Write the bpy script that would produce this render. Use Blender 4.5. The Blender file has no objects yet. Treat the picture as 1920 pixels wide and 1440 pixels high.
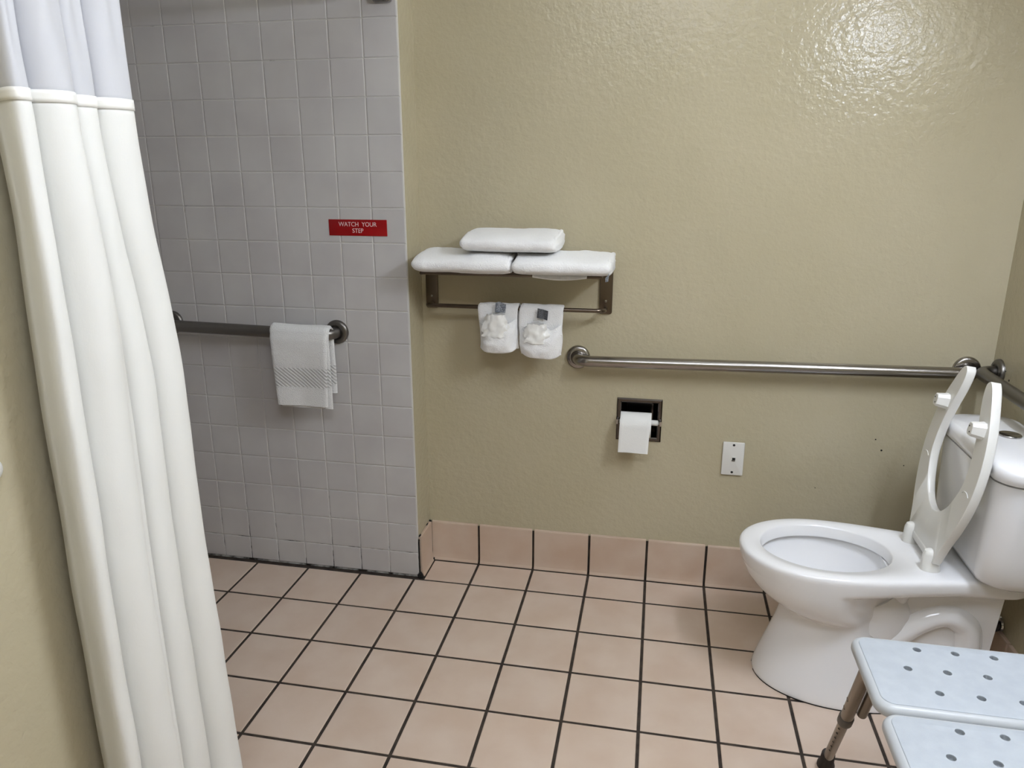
import bpy, bmesh, math, random
from mathutils import Vector, Matrix, noise
random.seed(7)
S = bpy.context.scene
COL = S.collection
PI = math.pi

# ------------------------------------------------------------------ camera
F_PX = 1399.3
CAM = Vector((0.78992, -2.28708, 1.42806))
PITCH, ROLL, YAW = -0.28416, 0.00074, 0.19317
Rm = Matrix.Rotation(YAW, 3, 'Z') @ Matrix.Rotation(PITCH, 3, 'X') @ Matrix.Rotation(ROLL, 3, 'Y')
right, fwd, up = Rm @ Vector((1, 0, 0)), Rm @ Vector((0, 1, 0)), Rm @ Vector((0, 0, 1))
cd = bpy.data.cameras.new('camera')
cam = bpy.data.objects.new('camera', cd)
COL.objects.link(cam)
M = Matrix.Identity(4)
for i in range(3):
    M[i][0], M[i][1], M[i][2], M[i][3] = right[i], up[i], -fwd[i], CAM[i]
cam.matrix_world = M
cd.sensor_width = 36.0
cd.sensor_fit = 'HORIZONTAL'
cd.lens = F_PX / 1920 * 36.0
cd.clip_start = 0.02
S.camera = cam

# ------------------------------------------------------------------ world, exposure
w = bpy.data.worlds.new('world')
S.world = w
w.use_nodes = True
w.node_tree.nodes['Background'].inputs[0].default_value = (0.9, 0.95, 1.0, 1)
w.node_tree.nodes['Background'].inputs[1].default_value = 0.05
S.view_settings.view_transform = 'Standard'
S.view_settings.look = 'None'
S.view_settings.gamma = 1.0
S.view_settings.use_curve_mapping = False
S.view_settings.exposure = 0.10
LAMP = 74.0           # emission strength of the wall light's frosted tube
CEIL_FILL = 9.2           # emission strength of the added, unseen ceiling fill

# ------------------------------------------------------------------ materials
def srgb(r, g, b):
    f = lambda c: (c / 12.92 if c <= 0.04045 else ((c + 0.055) / 1.055) ** 2.4)
    return (f(r / 255), f(g / 255), f(b / 255), 1)

def mat(name, col, rough=0.5, metal=0.0, spec=0.5, coat=0.0):
    m = bpy.data.materials.new(name)
    m.use_nodes = True
    b = m.node_tree.nodes['Principled BSDF']
    b.inputs['Base Color'].default_value = col
    b.inputs['Roughness'].default_value = rough
    b.inputs['Metallic'].default_value = metal
    b.inputs['Specular IOR Level'].default_value = spec
    b.inputs['Coat Weight'].default_value = coat
    return m

def N(m, t, **kw):
    n = m.node_tree.nodes.new(t)
    for k, v in kw.items():
        if k in n.inputs: n.inputs[k].default_value = v
        else: setattr(n, k, v)
    return n

def L(m, a, b): m.node_tree.links.new(a, b)

def P(m): return m.node_tree.nodes['Principled BSDF']

def bump(m, scale, strength, dist=0.002, detail=2.0, coord='Object', kind='ShaderNodeTexNoise', sc=None, rough=0.5):
    if coord == 'World': src = N(m, 'ShaderNodeNewGeometry').outputs['Position']
    else: src = N(m, 'ShaderNodeTexCoord').outputs[coord]
    if sc:
        mp = N(m, 'ShaderNodeMapping'); mp.inputs['Scale'].default_value = sc
        L(m, src, mp.inputs[0]); src = mp.outputs[0]
    t = N(m, kind, Scale=scale)
    if 'Detail' in t.inputs: t.inputs['Detail'].default_value = detail
    if 'Roughness' in t.inputs: t.inputs['Roughness'].default_value = rough
    L(m, src, t.inputs['Vector'])
    b = N(m, 'ShaderNodeBump', Strength=strength, Distance=dist)
    L(m, t.outputs[0], b.inputs['Height'])
    L(m, b.outputs[0], P(m).inputs['Normal'])
    return t, b, src

def mottle(m, c1, c2, scale, detail=3.0, lo=0.35, hi=0.65, world=True, rnd=0.0, c3=None):
    """two-tone noise colour on a material; rnd: per-object brightness shift"""
    src = N(m, 'ShaderNodeNewGeometry').outputs['Position'] if world else N(m, 'ShaderNodeTexCoord').outputs['Object']
    t = N(m, 'ShaderNodeTexNoise', Scale=scale, Detail=detail)
    L(m, src, t.inputs['Vector'])
    r = N(m, 'ShaderNodeValToRGB')
    r.color_ramp.elements[0].position = lo; r.color_ramp.elements[0].color = c1
    r.color_ramp.elements[1].position = hi; r.color_ramp.elements[1].color = c2
    L(m, t.outputs[0], r.inputs[0])
    out = r.outputs[0]
    if rnd:
        oi = N(m, 'ShaderNodeObjectInfo')
        mr = N(m, 'ShaderNodeMapRange')
        mr.inputs['To Min'].default_value = 1 - rnd; mr.inputs['To Max'].default_value = 1 + rnd
        L(m, oi.outputs['Random'], mr.inputs['Value'])
        hs = N(m, 'ShaderNodeHueSaturation')
        L(m, mr.outputs[0], hs.inputs['Value']); L(m, out, hs.inputs['Color'])
        out = hs.outputs[0]
    L(m, out, P(m).inputs['Base Color'])
    return out

def wall_paint(name):
    m = mat(name, srgb(190, 178, 146), 0.19, spec=0.33)
    mottle(m, srgb(184, 175, 148), srgb(189, 180, 154), 2.5)
    src = N(m, 'ShaderNodeNewGeometry').outputs['Position']
    n1 = N(m, 'ShaderNodeTexNoise', Scale=120.0, Detail=1.5, Roughness=0.5, Distortion=0.4)
    n2 = N(m, 'ShaderNodeTexNoise', Scale=48.0, Detail=1.0, Roughness=0.4)
    L(m, src, n1.inputs['Vector']); L(m, src, n2.inputs['Vector'])
    a = N(m, 'ShaderNodeMath', operation='MULTIPLY_ADD')
    L(m, n2.outputs[0], a.inputs[0]); a.inputs[1].default_value = 1.6; L(m, n1.outputs[0], a.inputs[2])
    b = N(m, 'ShaderNodeBump', Strength=1.0, Distance=0.0009)
    L(m, a.outputs[0], b.inputs['Height']); L(m, b.outputs[0], P(m).inputs['Normal'])
    return m

M_WALL = wall_paint('beige textured paint')
M_CEIL = mat('ceiling paint', srgb(235, 233, 226), 0.8)
bump(M_CEIL, 90, 0.3, 0.002, coord='World')

M_TILE = mat('grey white glazed wall tile', srgb(196, 193, 191), 0.28, spec=0.5)
mottle(M_TILE, srgb(190, 187, 186), srgb(199, 197, 195), 5, rnd=0.018)
bump(M_TILE, 14, 0.10, 0.002, coord='World')

def stained_grout():
    m = mat('stained white grout', srgb(205, 203, 198), 0.75)
    src = N(m, 'ShaderNodeNewGeometry').outputs['Position']
    sep = N(m, 'ShaderNodeSeparateXYZ'); L(m, src, sep.inputs[0])
    t = N(m, 'ShaderNodeTexNoise', Scale=11.0, Detail=4.0, Roughness=0.65); L(m, src, t.inputs['Vector'])
    # mould sits in the joints near the wet floor
    mr = N(m, 'ShaderNodeMapRange'); mr.inputs['From Min'].default_value = 0.0; mr.inputs['From Max'].default_value = 0.35
    mr.inputs['To Min'].default_value = 0.24; mr.inputs['To Max'].default_value = 0.0
    L(m, sep.outputs['Z'], mr.inputs['Value'])
    a = N(m, 'ShaderNodeMath', operation='ADD'); L(m, t.outputs[0], a.inputs[0]); L(m, mr.outputs[0], a.inputs[1])
    r = N(m, 'ShaderNodeValToRGB')
    r.color_ramp.elements[0].position = 0.66; r.color_ramp.elements[0].color = srgb(205, 203, 198)
    r.color_ramp.elements[1].position = 0.82; r.color_ramp.elements[1].color = srgb(40, 34, 28)
    L(m, a.outputs[0], r.inputs[0]); L(m, r.outputs[0], P(m).inputs['Base Color'])
    return m
M_GROUT = stained_grout()

M_FLOOR = mat('pink beige floor tile', srgb(205, 178, 158), 0.3, spec=0.45)
mottle(M_FLOOR, srgb(204, 182, 163), srgb(212, 193, 176), 7, detail=5, rnd=0.02)
bump(M_FLOOR, 20, 0.06, 0.002, coord='World')
M_FGROUT = mat('dark brown floor grout', srgb(52, 43, 36), 0.85)
mottle(M_FGROUT, srgb(42, 34, 28), srgb(66, 56, 47), 30)
bump(M_FGROUT, 160, 0.5, 0.002, coord='World')
M_CAULK = mat('black mouldy caulk', srgb(24, 20, 17), 0.8)
bump(M_CAULK, 200, 0.6, 0.003)
M_BASE = mat('pink beige baseboard tile', srgb(203, 172, 152), 0.3, spec=0.45)
mottle(M_BASE, srgb(196, 171, 150), srgb(207, 188, 170), 8, detail=4, lo=0.3, hi=0.7, rnd=0.025)

M_PORC = mat('white vitreous china', srgb(240, 240, 241), 0.12, spec=0.5, coat=0.3)
P(M_PORC).inputs['Coat Roughness'].default_value = 0.05
M_SEAT = mat('white seat plastic', srgb(232, 231, 226), 0.28)
M_WATER = mat('toilet water', srgb(225, 230, 235), 0.03)
P(M_WATER).inputs['Transmission Weight'].default_value = 0.9
P(M_WATER).inputs['IOR'].default_value = 1.33
M_STEEL = mat('brushed stainless steel', srgb(158, 154, 150), 0.22, 1.0)
bump(M_STEEL, 300, 0.04, 0.001, sc=(0.1, 1, 1))
M_DSTEEL = mat('dull brushed steel', srgb(120, 117, 113), 0.36, 1.0)
bump(M_DSTEEL, 300, 0.05, 0.001, sc=(0.1, 1, 1))
M_CHROME = mat('chrome', srgb(170, 168, 166), 0.12, 1.0)
M_FRAME = mat('dark polished steel', srgb(96, 90, 86), 0.16, 1.0)
M_BRONZE = mat('dark brushed nickel', srgb(112, 101, 90), 0.28, 1.0)
bump(M_BRONZE, 220, 0.04, 0.001)
M_DARK = mat('dark recess', srgb(14, 13, 12), 0.6)
bump(M_DARK, 50, 0.1)

def terry(name, col):
    m = mat(name, col, 0.95, spec=0.1)
    P(m).inputs['Sheen Weight'].default_value = 0.3
    bump(m, 300, 0.6, 0.004, detail=3, coord='World')
    return m
M_TERRY = terry('white terry', srgb(246, 246, 245))
M_TERRY2 = terry('white cotton', srgb(246, 246, 245))

def cloth_band():
    m = mat('white terry with woven band', srgb(240, 240, 238), 0.95, spec=0.1)
    src = N(m, 'ShaderNodeNewGeometry').outputs['Position']
    sep = N(m, 'ShaderNodeSeparateXYZ'); L(m, src, sep.inputs[0])
    g1 = N(m, 'ShaderNodeMath', operation='GREATER_THAN'); L(m, sep.outputs['Z'], g1.inputs[0]); g1.inputs[1].default_value = 0.724
    g2 = N(m, 'ShaderNodeMath', operation='LESS_THAN'); L(m, sep.outputs['Z'], g2.inputs[0]); g2.inputs[1].default_value = 0.79
    k = N(m, 'ShaderNodeMath', operation='MULTIPLY'); L(m, g1.outputs[0], k.inputs[0]); L(m, g2.outputs[0], k.inputs[1])
    mp = N(m, 'ShaderNodeMapping'); mp.inputs['Rotation'].default_value = (0, math.radians(50), 0)
    L(m, src, mp.inputs[0])
    wv = N(m, 'ShaderNodeTexWave', Scale=33.0, Distortion=1.0); wv.inputs['Detail Scale'].default_value = 60
    L(m, mp.outputs[0], wv.inputs['Vector'])
    n = N(m, 'ShaderNodeTexNoise', Scale=420.0, Detail=3.0); L(m, src, n.inputs['Vector'])
    mx = N(m, 'ShaderNodeMix'); mx.data_type = 'FLOAT'
    L(m, k.outputs[0], mx.inputs[0]); L(m, n.outputs[0], mx.inputs[2]); L(m, wv.outputs[1], mx.inputs[3])
    b = N(m, 'ShaderNodeBump', Strength=0.9, Distance=0.0035)
    cr = N(m, 'ShaderNodeValToRGB')  # groove shading of weave and pile put into the base colour
    cr.color_ramp.elements[0].position = 0.05; cr.color_ramp.elements[0].color = srgb(216, 216, 214)
    cr.color_ramp.elements[1].position = 0.5; cr.color_ramp.elements[1].color = srgb(240, 240, 238)
    L(m, mx.outputs[0], cr.inputs[0]); L(m, cr.outputs[0], P(m).inputs['Base Color'])
    L(m, mx.outputs[0], b.inputs['Height']); L(m, b.outputs[0], P(m).inputs['Normal'])
    return m
M_CLOTH = cloth_band()

def fabric(name, col, trans, weave=900, sheer=0.0):
    m = mat(name, col, 0.75, spec=0.15)
    p = P(m)
    t, b, src = bump(m, 26, 0.22, 0.006, detail=5, coord='World', sc=(1, 1, 0.6), rough=0.6)
    tr = N(m, 'ShaderNodeBsdfTranslucent'); tr.inputs[0].default_value = col
    mx = N(m, 'ShaderNodeMixShader'); mx.inputs[0].default_value = trans
    out = m.node_tree.nodes['Material Output']
    L(m, p.outputs[0], mx.inputs[1]); L(m, tr.outputs[0], mx.inputs[2])
    res = mx.outputs[0]
    if sheer:
        tp = N(m, 'ShaderNodeBsdfTransparent')
        m2 = N(m, 'ShaderNodeMixShader'); m2.inputs[0].default_value = sheer
        L(m, res, m2.inputs[1]); L(m, tp.outputs[0], m2.inputs[2]); res = m2.outputs[0]
    L(m, res, out.inputs['Surface'])
    return m
M_CURT = fabric('white curtain polyester', srgb(240, 240, 236), 0.10)
M_SHEER = fabric('sheer white curtain voile', srgb(233, 234, 238), 0.3, sheer=0.06)
M_RIBBON = mat('white satin ribbon', srgb(244, 243, 238), 0.35)
bump(M_RIBBON, 500, 0.05)
M_PAPER = mat('white toilet paper', srgb(236, 236, 233), 0.95, spec=0.05)
bump(M_PAPER, 260, 0.2, 0.002)
M_PLASTIC = mat('white plastic', srgb(222, 221, 216), 0.4)
M_BAG = mat('glossy white plastic bag', srgb(238, 237, 232), 0.2)
M_RED = mat('red engraved plastic', srgb(150, 4, 10), 0.3)
mottle(M_RED, srgb(146, 3, 9), srgb(156, 6, 13), 30)
M_LETTER = mat('white lettering', srgb(235, 205, 205), 0.5)
M_LABELG = mat('grey printed label', srgb(120, 126, 136), 0.4)
mottle(M_LABELG, srgb(80, 86, 96), srgb(165, 170, 178), 260, world=True)
M_LABELD = mat('dark printed label', srgb(70, 72, 76), 0.4)
mottle(M_LABELD, srgb(52, 54, 58), srgb(96, 98, 102), 260, world=True)
M_BENCH = mat('pale grey moulded plastic', srgb(205, 211, 220), 0.45)
mottle(M_BENCH, srgb(181, 188, 196), srgb(187, 194, 201), 40)
bump(M_BENCH, 900, 0.25, 0.001, coord='World')
M_BENCHE = mat('pale grey bench rim', srgb(190, 194, 197), 0.35)
M_LEG = mat('tan anodised aluminium', srgb(148, 138, 126), 0.35, 0.85)
M_COLLAR = mat('grey plastic collar', srgb(92, 86, 80), 0.5)
M_RUBBER = mat('dark brown rubber', srgb(44, 37, 33), 0.7)
bump(M_RUBBER, 120, 0.2)
M_BLACK = mat('black rubber', srgb(16, 16, 18), 0.45)

def emis(name, col, s):
    m = mat(name, col, 0.4)
    P(m).inputs['Emission Color'].default_value = col
    P(m).inputs['Emission Strength'].default_value = s
    return m
M_GLOBE = emis('lit frosted glass', (0.92, 1.0, 1.17, 1), LAMP)
M_CFILL = emis('lit fill diffuser', (0.94, 1.0, 1.12, 1), CEIL_FILL)

# ------------------------------------------------------------------ mesh helpers
def link(name, me, m, parent=None, flat=False, ang=38):
    o = bpy.data.objects.new(name, me)
    COL.objects.link(o)
    if m is not None and not me.materials: me.materials.append(m)
    if not flat:
        me.shade_smooth(); me.set_sharp_from_angle(angle=math.radians(ang))
    if parent is not None:
        o.parent = parent
        o.matrix_parent_inverse = Matrix.Translation(parent.get('_loc', (0, 0, 0))).inverted()
    return o

def mesh(name, vf, m, parent=None, flat=False, ang=38, recalc=True):
    me = bpy.data.meshes.new(name)
    me.from_pydata([tuple(v) for v in vf[0]], [], vf[1])
    if recalc:
        bm = bmesh.new(); bm.from_mesh(me)
        bmesh.ops.recalc_face_normals(bm, faces=bm.faces); bm.to_mesh(me); bm.free()
    me.update()
    return link(name, me, m, parent, flat, ang)

def join(*vfs):
    V, Fc = [], []
    for v, f in vfs:
        n = len(V); V += list(v); Fc += [tuple(i + n for i in q) for q in f]
    return V, Fc

def box(x0, x1, y0, y1, z0, z1):
    v = [(x, y, z) for z in (z0, z1) for y in (y0, y1) for x in (x0, x1)]
    return v, [(0, 2, 3, 1), (4, 5, 7, 6), (0, 1, 5, 4), (1, 3, 7, 5), (3, 2, 6, 7), (2, 0, 4, 6)]

def loft(rings, cap0=True, cap1=True, closed=True):
    n = len(rings[0]); V = [Vector(p) for r in rings for p in r]; Fc = []
    for k in range(len(rings) - 1):
        for i in range(n if closed else n - 1):
            j = (i + 1) % n
            Fc.append((k * n + i, k * n + j, (k + 1) * n + j, (k + 1) * n + i))
    if cap0: Fc.append(tuple(reversed(range(n))))
    if cap1: Fc.append(tuple((len(rings) - 1) * n + i for i in range(n)))
    return V, Fc

def catmull(pts, sub=6, closed=False):
    pts = [Vector(p) for p in pts]; n = len(pts); out = []
    rng = n if closed else n - 1
    for i in range(rng):
        g = lambda k: pts[k % n] if closed else pts[max(0, min(n - 1, k))]
        p0, p1, p2, p3 = g(i - 1), g(i), g(i + 1), g(i + 2)
        for s in range(sub):
            t = s / sub
            out.append(0.5 * ((2 * p1) + (p2 - p0) * t + (2 * p0 - 5 * p1 + 4 * p2 - p3) * t * t + (3 * p1 - p0 - 3 * p2 + p3) * t ** 3))
    if not closed: out.append(pts[-1])
    return out

def tube(path, r, n=20, caps=True):
    path = [Vector(p) for p in path]; rings = []
    prev = None
    for i, p in enumerate(path):
        d = (path[min(i + 1, len(path) - 1)] - path[max(i - 1, 0)]).normalized()
        if prev is None:
            a = Vector((0, 0, 1)) if abs(d.z) < 0.9 else Vector((1, 0, 0))
            u = d.cross(a).normalized()
        else:
            u = (prev - d * prev.dot(d)).normalized()
        prev = u; v = d.cross(u)
        rr = r[i] if isinstance(r, (list, tuple)) else r
        rings.append([p + (u * math.cos(2 * PI * k / n) + v * math.sin(2 * PI * k / n)) * rr for k in range(n)])
    return loft(rings, caps, caps)

def lathe(prof, origin, axis, n=40):
    """prof: (radius, height along axis) list"""
    axis = Vector(axis).normalized(); o = Vector(origin)
    a = Vector((0, 0, 1)) if abs(axis.z) < 0.9 else Vector((1, 0, 0))
    u = axis.cross(a).normalized(); v = axis.cross(u)
    rings = [[o + axis * h + (u * math.cos(2 * PI * k / n) + v * math.sin(2 * PI * k / n)) * r for k in range(n)] for r, h in prof]
    return loft(rings, prof[0][0] > 1e-5, prof[-1][0] > 1e-5)

def rrect(x0, x1, y0, y1, r, k=6):
    pts = []
    for cx, cy, a in ((x1 - r, y1 - r, 0), (x0 + r, y1 - r, 90), (x0 + r, y0 + r, 180), (x1 - r, y0 + r, 270)):
        for i in range(k + 1):
            t = math.radians(a + 90 * i / k)
            pts.append((cx + r * math.cos(t), cy + r * math.sin(t)))
    return pts

def slab(x0, x1, y0, y1, z0, z1, r, e, k=6, es=4):
    """rounded-corner slab with rounded top and bottom edges of radius e"""
    rings = []
    steps = [(e - e * math.sin(a), z0 + e - e * math.cos(a)) for a in [PI / 2 * i / es for i in range(es + 1)]]
    steps += [(e - e * math.cos(a), z1 - e + e * math.sin(a)) for a in [PI / 2 * i / es for i in range(es + 1)]]
    for ins, z in steps:
        rings.append([(x, y, z) for x, y in rrect(x0 + ins, x1 - ins, y0 + ins, y1 - ins, max(r - ins, 0.0008), k)])
    return loft(rings)

def swap(vf, fn): return [fn(Vector(v)) for v in vf[0]], vf[1]

def empty(name, loc, label, cat, group=None):
    o = bpy.data.objects.new(name, None); COL.objects.link(o)
    o.location = loc; o['_loc'] = tuple(loc); o.empty_display_size = 0.05
    return tag(o, label, cat, group)

def tag(o, label, cat, group=None):
    o['label'] = label; o['category'] = cat
    if group: o['group'] = group
    return o

def struct(o):
    o['kind'] = 'structure'; return o

def chamfer_tile(w, h, t, c):
    """tile in local xy, thickness along +z, chamfered top edge"""
    v, rings = [], []
    for ins, z in ((0, 0), (0, t - c), (c * 0.35, t - c * 0.35), (c * 1.3, t)):
        rings.append([(-w / 2 + ins, -h / 2 + ins, z), (w / 2 - ins, -h / 2 + ins, z), (w / 2 - ins, h / 2 - ins, z), (-w / 2 + ins, h / 2 - ins, z)])
    return loft(rings)

_cache = {}
def tile_mesh(key, vf, m, name):
    if key not in _cache:
        me = bpy.data.meshes.new(name)
        me.from_pydata([tuple(v) for v in vf[0]], [], vf[1]); me.update()
        me.materials.append(m)
        me.shade_smooth(); me.set_sharp_from_angle(angle=math.radians(12))
        _cache[key] = me
    return _cache[key]

def place(name, me, parent, loc, rot=(0, 0, 0)):
    o = bpy.data.objects.new(name, me); COL.objects.link(o)
    o.location = loc; o.rotation_euler = rot; o.parent = parent
    return o

# ------------------------------------------------------------------ dimensions
W = 0.150            # back wall face (y)
XR = 1.805           # right wall face (x)
XL = -0.125          # left wall face (x)
XS = -1.2045         # shower side wall face
YN = -3.3            # wall behind the camera
H = 2.42             # ceiling
PT = 0.1095          # wall tile pitch
H0 = 0.0963          # height of the first wall tile joint
Q = 0.20441          # floor tile pitch
OX, OY = -0.0152, -0.012

# ------------------------------------------------------------------ structure
floor = struct(mesh('floor', box(XS - 0.1, XR + 0.1, YN - 0.1, W + 0.1, -0.1, -0.002), M_FGROUT, flat=True))
struct(mesh('ceiling', box(XS - 0.1, XR + 0.1, YN - 0.1, W + 0.1, H, H + 0.1), M_CEIL, flat=True))

# back wall with the opening for the recessed paper holder
HX0, HX1, HZ0, HZ1 = 0.690, 0.815, 0.537, 0.665
yb0, yb1 = W, W + 0.1
wall_back = struct(mesh('wall_back', join(
    box(0.0, HX0, yb0, yb1, 0, H), box(HX1, XR + 0.1, yb0, yb1, 0, H),
    box(HX0, HX1, yb0, yb1, 0, HZ0), box(HX0, HX1, yb0, yb1, HZ1, H)), M_WALL, flat=True))
for hx, hz, hr in ((1.505, 0.583, 0.0022), (1.527, 0.547, 0.003), (1.34, 0.40, 0.0016), (1.60, 0.50, 0.0018)):
    mesh('screw_hole', lathe([(hr, 0), (hr, 0.0012)], (hx, W + 0.0003, hz), (0, -1, 0), 10), M_DARK, wall_back, flat=True)
wall_right = struct(mesh('wall_right', box(XR, XR + 0.1, YN - 0.1, W, 0, H), M_WALL, flat=True))
for hy, hz, hr in ((0.03, 0.83, 0.003), (0.06, 0.85, 0.002)):
    mesh('screw_hole', lathe([(hr, 0), (hr, 0.0012)], (XR + 0.0003, hy, hz), (-1, 0, 0), 10), M_DARK, wall_right, flat=True)
struct(mesh('wall_left', box(XL - 0.12, XL, YN - 0.1, -1.2, 0, H), M_WALL, flat=True))
struct(mesh('wall_rear', box(XL - 0.12, XR + 0.1, YN - 0.1, YN, 0, H), M_WALL, flat=True))
struct(mesh('wall_shower_near', box(XS - 0.1, XL - 0.12, -1.32, -1.2, 0, H), M_TILE, flat=True))
struct(mesh('wall_shower_side', box(XS - 0.1, XS, -1.2, 0.25, 0, H), M_TILE, flat=True))

# shower end wall: grout bed, painted return and one object per tile
TT = 0.008
wall_shower = struct(mesh('wall_shower', box(XS, -0.0006, 0.0022, 0.012, 0, H), M_GROUT, flat=True))
wall_return = struct(mesh('wall_return', box(XS, 0.0, 0.012, W + 0.1, 0, H), M_WALL, flat=True))
g = 0.0030
full = tile_mesh('wt', chamfer_tile(PT - g, PT - g, TT, 0.0016), M_TILE, 'wall_tile')
hb = H0 - 0.006
low = tile_mesh('wt0', chamfer_tile(PT - g, hb - g, TT, 0.0016), M_TILE, 'wall_tile')
for c in range(11):
    for r in range(-1, 21):
        x = -(c + 0.5) * PT
        rx, ry = random.uniform(-0.004, 0.004), random.uniform(-0.004, 0.004)
        if r < 0:
            place('wall_tile', low, wall_shower, (x, TT, 0.006 + hb / 2), (PI / 2 + rx * 0.5, ry * 0.5, 0))
        else:
            place('wall_tile', full, wall_shower, (x, TT, H0 + (r + 0.5) * PT), (PI / 2 + rx, ry, 0))

# floor tiles
gf = 0.0085
def floor_tile(x0, x1, y0, y1):
    w_, h_ = x1 - x0, y1 - y0
    me = tile_mesh(('ft', round(w_, 4), round(h_, 4)), chamfer_tile(w_, h_, 0.006, 0.0022), M_FLOOR, 'floor_tile')
    place('floor_tile', me, floor, ((x0 + x1) / 2, (y0 + y1) / 2, -0.006 + random.uniform(-0.0003, 0.0003)),
          (random.uniform(-.0015, .0015), random.uniform(-.0015, .0015), 0))
late = []
for i in range(-6, 9):
    for j in range(-1, 16):
        x0, x1 = OX + i * Q + gf / 2, OX + (i + 1) * Q - gf / 2
        y1, y0 = OY - j * Q - gf / 2, OY - (j + 1) * Q + gf / 2
        if j == -1:
            if x1 < 0.02: continue
            x0, y1 = max(x0, 0.0215), 0.1275
        x0, x1 = max(x0, XS + 0.002), min(x1, XR - 0.012)
        if y1 < -1.22: x0 = max(x0, XL + 0.004)
        y0 = max(y0, YN + 0.003)
        if x1 - x0 < 0.02 or y1 - y0 < 0.02: continue
        if j <= 9: floor_tile(x0, x1, y0, y1)
        else: late.append(swap(chamfer_tile(x1 - x0, y1 - y0, 0.006, 0.0022), lambda v, a=(x0 + x1) / 2, b=(y0 + y1) / 2: (v.x + a, v.y + b, v.z - 0.006)))
o = mesh('floor_tile_field', join(*late), M_FLOOR, floor); o['kind'] = 'stuff'

# cove baseboard, one object per tile
BH = 0.155
def cove(w_):
    prof = [(0, 0), (0.018, 0), (0.0172, 0.003), (0.0135, 0.010), (0.011, 0.020), (0.010, 0.034), (0.010, BH - 0.004), (0.0088, BH - 0.001), (0.006, BH), (0, BH)]
    return loft([[(sx * w_ / 2, -d, z) for d, z in prof] for sx in (-1, 1)])
def base_run(name, origin, rot, widths):
    """strip of grout behind cove tiles; local x runs along the wall, local -y into the room"""
    x0, x1 = widths[0][0], widths[-1][1]
    vf = box(x0, x1, -0.004, 0, 0, BH - 0.006)
    Rz = Matrix.Rotation(rot, 3, 'Z'); og = Vector(origin)
    b = struct(mesh(name, swap(vf, lambda v: Rz @ v + og), M_FGROUT, flat=True))
    for a0, a1 in widths:
        a0 += gf / 2; a1 -= gf / 2
        me = tile_mesh(('bt', round(a1 - a0, 4)), cove(a1 - a0), M_BASE, 'baseboard_tile')
        place('baseboard_tile', me, b, Rz @ Vector(((a0 + a1) / 2, 0, 0.001)) + og, (random.uniform(-.006, .006), 0, rot + random.uniform(-.004, .004)))
    return b
ws = [(0.006, OX + Q)] + [(OX + i * Q, OX + (i + 1) * Q) for i in range(1, 8)] + [(OX + 8 * Q, XR - 0.004)]
base_run('baseboard_back', (0, W, 0), 0, ws)
base_run('baseboard_return', (0, W, 0), PI / 2, [(-W + 0.004, -0.009)])
base_run('baseboard_right', (XR, 0, 0), -PI / 2, [(-0.135 + i * Q, -0.135 + (i + 1) * Q) for i in range(0, 8)])

def blob(c, r, seed, sc=(1, 1, 1), n=10):
    V, Fc = [], []
    for i in range(n + 1):
        for j in range(n * 2):
            a, b = PI * i / n, PI * j / n
            d = Vector((math.sin(a) * math.cos(b), math.sin(a) * math.sin(b), math.cos(a)))
            k = r * (1 + 0.45 * noise.noise(d * 2.2 + Vector((seed, 0, 0))))
            V.append(Vector(c) + Vector((d.x * sc[0], d.y * sc[1], d.z * sc[2])) * k)
    m2 = n * 2
    for i in range(n):
        for j in range(m2): Fc.append((i * m2 + j, i * m2 + (j + 1) % m2, (i + 1) * m2 + (j + 1) % m2, (i + 1) * m2 + j))
    return V, Fc
caulk = [blob((0.006, 0.0, 0.006), 0.010, 1, (1.0, 0.9, 1.4)), blob((0.013, 0.131, 0.004), 0.007, 2, (1, 1, .8)),
         blob((0.003, 0.012, BH - 0.012), 0.0045, 3, (0.8, 1, 2.4)), blob((0.002, 0.02, BH + 0.001), 0.005, 4, (0.6, 2, .9)),
         blob((0.004, 0.138, BH + 0.002), 0.005, 5, (1.2, .8, .8)), blob((0.001, 0.11, BH + 0.002), 0.004, 6, (.5, 2.5, .6))]
struct(mesh('trim_1', join(*caulk), M_CAULK))['label'] = 'black caulk where tile corner meets the baseboard'
# vertical ragged caulk bead on the front of the return baseboard
bead = tube([Vector((0.004 + 0.0012 * noise.noise(Vector((k * .9, 0, 0))), 0.0015, 0.004 + k * 0.006)) for k in range(24)], [0.0022 + 0.0010 * noise.noise(Vector((k * .7, 3, 0))) for k in range(24)], 8)
struct(mesh('trim_2', bead, M_CAULK))['label'] = 'ragged dark caulk bead beside the corner baseboard'

# ------------------------------------------------------------------ wall lamp and added ceiling fill (out of frame)
LY, LZ = -1.05, 1.972
vl = empty('vanity_light', (XR, LY, LZ - 0.06), 'frosted tube wall light on the right wall above the frame', 'lamp')
bp = mesh('backplate', slab(-0.30, 0.30, -0.045, 0.045, 0, 0.03, 0.02, 0.006), M_CHROME, vl)
bp.data.transform(Matrix.Translation((XR, LY, LZ)) @ Matrix(((0, 0, -1, 0), (1, 0, 0, 0), (0, 1, 0, 0), (0, 0, 0, 1))))
for k in (-1, 1):
    mesh('arm', tube([(XR - 0.028, LY + k * 0.2, LZ), (XR - 0.10, LY + k * 0.2, LZ)], 0.018, 16), M_CHROME, vl)
    mesh('end_cap', tube([(XR - 0.14, LY + k * 0.25, LZ), (XR - 0.14, LY + k * 0.262, LZ)], 0.054, 24), M_CHROME, vl)
mesh('diffuser', tube([(XR - 0.14, LY - 0.25, LZ), (XR - 0.14, LY + 0.25, LZ)], 0.05, 32, False), M_GLOBE, vl)

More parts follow.
